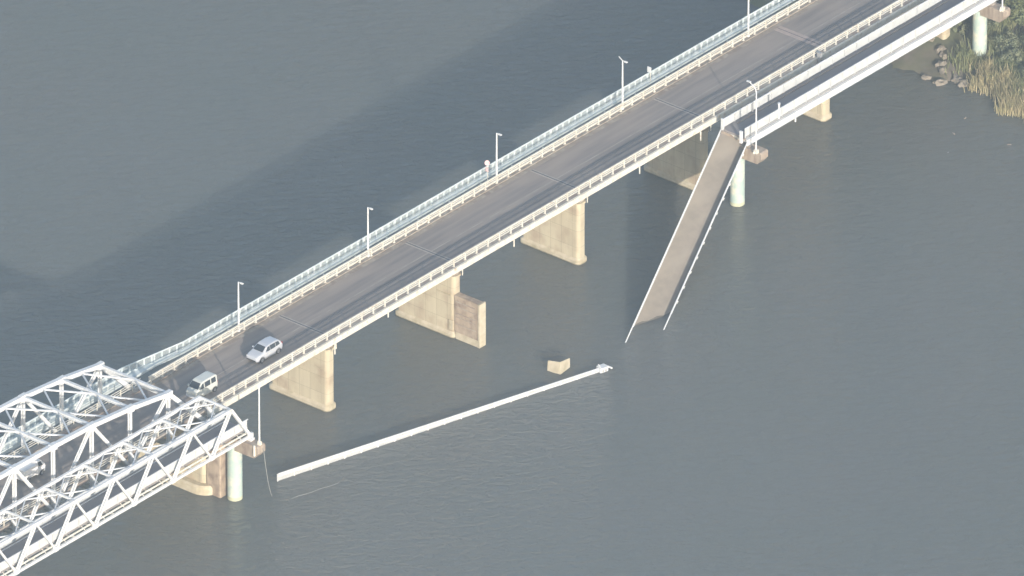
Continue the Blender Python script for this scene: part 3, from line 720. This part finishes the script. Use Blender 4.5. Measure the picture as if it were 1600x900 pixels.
# ------------------------------------------------------------------ bank: rocks, reeds, shrubs, trees
RK = [(98.3, -4.4, .5, 'small pale rock right at the foot of the bank pier'), (97.6, -5.4, .45, 'pale rock in the row between the bank pier and the water'), (96.4, -6.0, .55, 'tan rock in the middle of the bank row'),
      (95.6, -6.9, .5, 'squat pale rock low on the bank'), (94.0, -7.9, .55, 'outermost pale rock sitting in the shallow water'), (95.6, -8.8, .6, 'larger whitish rock at the edge of the reeds'),
      (95.3, -9.9, .55, 'whitish rock touching the tan reeds'), (99.0, -2.5, .45, 'small rock farthest up under the road bridge'), (93.9, -6.0, .4, 'low rock alone in the shallows')]
for (x, y, r, l) in RK:
    bm = bmesh.new(); bmesh.ops.create_icosphere(bm, subdivisions=2, radius=r)
    for v in bm.verts:
        v.co *= 1 + .3 * math.sin(v.co.x * 7 + x) * math.cos(v.co.y * 6 + y) + random.uniform(-.28, .22); v.co.z *= .7; v.co.x *= 1.3
    me = bpy.data.meshes.new('rock'); bm.to_mesh(me); bm.free(); me.materials.append(M['rock'])
    o = bpy.data.objects.new('rock', me); col.objects.link(o); o.location = (x, y, max(ground_h(x, y), 0) + r * .2); o.rotation_euler = (0, 0, x * 3)
    tag(o, l, 'rock', 'pale rocks along the bank')
for i, (x, y, l) in enumerate([(89.75, -14.65, 'tiny white float on the water nearest the caption of rocks'), (86.4, -15.9, 'elongated white scrap floating off the bank'),
                               (88.3, -21.8, 'bright white scrap floating closest to the right edge'), (82.9, -17.9, 'faint scrap floating farthest from the reeds')]):
    b = MB(); b.box(-.16, .16, -.07, .07, -.05, .05); b.bar((.08, 0, .03), (.28, .12, .02), .07)
    o = b.build('floating_scrap', 'grey' if i == 3 else 'kerb', None, bevel=.02); o.location = (x, y, 0); o.rotation_euler = (0, 0, i)
    o.scale = (1, 1, 1) if i != 3 else (.5, .6, .6)
    tag(o, l if i else 'tiny white scrap floating nearest the rocky bank', 'floating scrap', 'scraps floating off the bank')

def reeds(name, m, n, ylo, yhi, dlo, dhi, hlo, hhi, lab, clumps=True):
    b = MB(); cl = [(random.uniform(ylo, yhi), random.uniform(dlo, dhi)) for _ in range(n // 60)]
    for i in range(n):
        if clumps:
            cy, cd_ = random.choice(cl); y = cy + random.gauss(0, .5); dd = cd_ + random.gauss(0, .4)
        else: y = random.uniform(ylo, yhi); dd = random.uniform(dlo, dhi)
        x = shore(y) + dd; z = max(ground_h(x, y), -.1); h = random.uniform(hlo, hhi)
        if -5.4 < y < 4.6 and 98.5 < x < 101.5: continue
        if abs(y + 8) < 1 and abs(x - 100.4) < 1: continue
        a = random.uniform(0, 6.28); lx, ly = random.gauss(0, .25) * h, random.gauss(0, .25) * h; wd = .045
        ca, sa = math.cos(a) * wd, math.sin(a) * wd
        b.add([(x - ca, y - sa, z - .1), (x + ca, y + sa, z - .1), (x + lx * .4 + ca * .8, y + ly * .4 + sa * .8, z + h * .6), (x + lx * .4 - ca * .8, y + ly * .4 - sa * .8, z + h * .6), (x + lx, y + ly, z + h)],
              [(0, 1, 2, 3), (3, 2, 4)])
    me = bpy.data.meshes.new(name); me.from_pydata([tuple(p) for p in b.v], [], b.f); me.materials.append(M[m])
    o = bpy.data.objects.new(name, me); col.objects.link(o); tag(o, lab, 'reeds', kind='stuff'); return o
reeds('dry_reeds', 'reed1', 9000, -42, -10.5, -.8, 2.2, .7, 1.6, 'tan dry reeds fringing the waterline at the right edge')
reeds('green_reeds', 'reed2', 22000, -42, -6.5, 1.2, 12, .5, 1.2, 'dull green grass covering the bank behind the reeds')

def crown(b, c, rx, rz, n, leaf, seed):
    rnd = random.Random(seed); cl = []
    for _ in range(26):
        v = Vector((rnd.gauss(0, 1), rnd.gauss(0, 1), rnd.gauss(0, 1))).normalized() * rnd.uniform(.45, 1.0)
        cl.append((Vector((c[0] + v.x * rx, c[1] + v.y * rx, c[2] + v.z * rz)), rnd.uniform(.22, .42) * rx))
    for i in range(n):
        p, r = rnd.choice(cl); v = Vector((rnd.gauss(0, 1), rnd.gauss(0, 1), rnd.gauss(0, 1))).normalized() * r * rnd.uniform(.5, 1.05)
        q = p + v; nn = (v.normalized() + Vector((rnd.gauss(0, .5), rnd.gauss(0, .5), rnd.gauss(0, .5)))).normalized()
        x = nn.cross(Vector((.3, .2, 1))).normalized(); y = nn.cross(x); s = leaf * rnd.uniform(.6, 1.3)
        b.v += [q - x * s, q + y * s * .6, q + x * s, q - y * s * .6]; k = len(b.v) - 4; b.f.append([k, k + 1, k + 2, k + 3])
def leaf_obj(b, name, m, parent):
    me = bpy.data.meshes.new(name); off = ORG[parent] if parent else Vector()
    me.from_pydata([tuple(p - off) for p in b.v], [], b.f); me.materials.append(M[m]); o = bpy.data.objects.new(name, me); col.objects.link(o)
    if parent: o.parent = parent; ORG[o] = ORG[parent]
    return o
TR = [(107.5, -4.2, 5.2, 2.6, 'leafA', 'dark green broadleaf tree nearest the end of the footbridge'), (105.6, -9.8, 4.0, 2.4, 'leafB', 'yellow green bushy tree at the upper right corner'),
      (109.5, -9.5, 5.6, 3.0, 'leafA', 'dark tree partly cut by the right edge behind the yellow green one'), (108.0, 8.0, 5.5, 3.0, 'leafC', 'grey green tree beyond the road bridge on the bank'),
      (112.0, -16.0, 5.6, 3.2, 'leafC', 'grey green tree right of the frame edge on the bank')]
for i, (x, y, h, r, m, l) in enumerate(TR):
    z = ground_h(x, y); t = thing('bank_tree', l, 'tree', (x, y, z), group='trees on the far bank')
    b = MB(); b.tube([(x, y, z - .3), (x + .1, y, z + h * .4), (x + .2, y + .1, z + h * .8)], [.22, .15, .06], 8)
    for q in range(5):
        a = q * 1.256; b.tube([(x + .1, y, z + h * (.35 + .08 * q)), (x + math.cos(a) * r * .6, y + math.sin(a) * r * .6, z + h * (.6 + .06 * q))], [.08, .03], 6)
    b.build('trunk', 'bark', t); b = MB(); crown(b, (x, y, z + h * .68), r, h * .42, 9000, .13, i + 3); leaf_obj(b, 'crown', m, t)
SB = [(103.2, -6.6, 1.3, 'leafC', 'grey green shrub just right of the bank column'), (102.2, -10.2, 1.5, 'leafC', 'rounded dull shrub below the yellow green tree'), (100.8, -12.5, 1.2, 'leafC', 'low shrub in the grass above the reeds'),
      (103.6, -13.2, 1.6, 'leafA', 'dark shrub at the right edge of the bank'), (99.3, -15.6, 1.1, 'leafC', 'small shrub close behind the dry reeds'), (101.9, -4.2, 1.1, 'leafC', 'shrub in the shade between the two bank piers'),
      (104.6, 1.5, 1.4, 'leafA', 'dark shrub under the road bridge on the bank')]
for i, (x, y, r, m, l) in enumerate(SB):
    z = ground_h(x, y); t = thing('shrub', l, 'shrub', (x, y, z), group='shrubs on the bank')
    b = MB()
    for q in range(6):
        a = q * 1.05; b.tube([(x, y, z - .2), (x + math.cos(a) * r * .5, y + math.sin(a) * r * .5, z + r * .7)], [.05, .02], 5)
    b.build('stem', 'bark', t); b = MB(); crown(b, (x, y, z + r * .6), r, r * .7, 3500, .10, i + 40); leaf_obj(b, 'foliage', m, t)
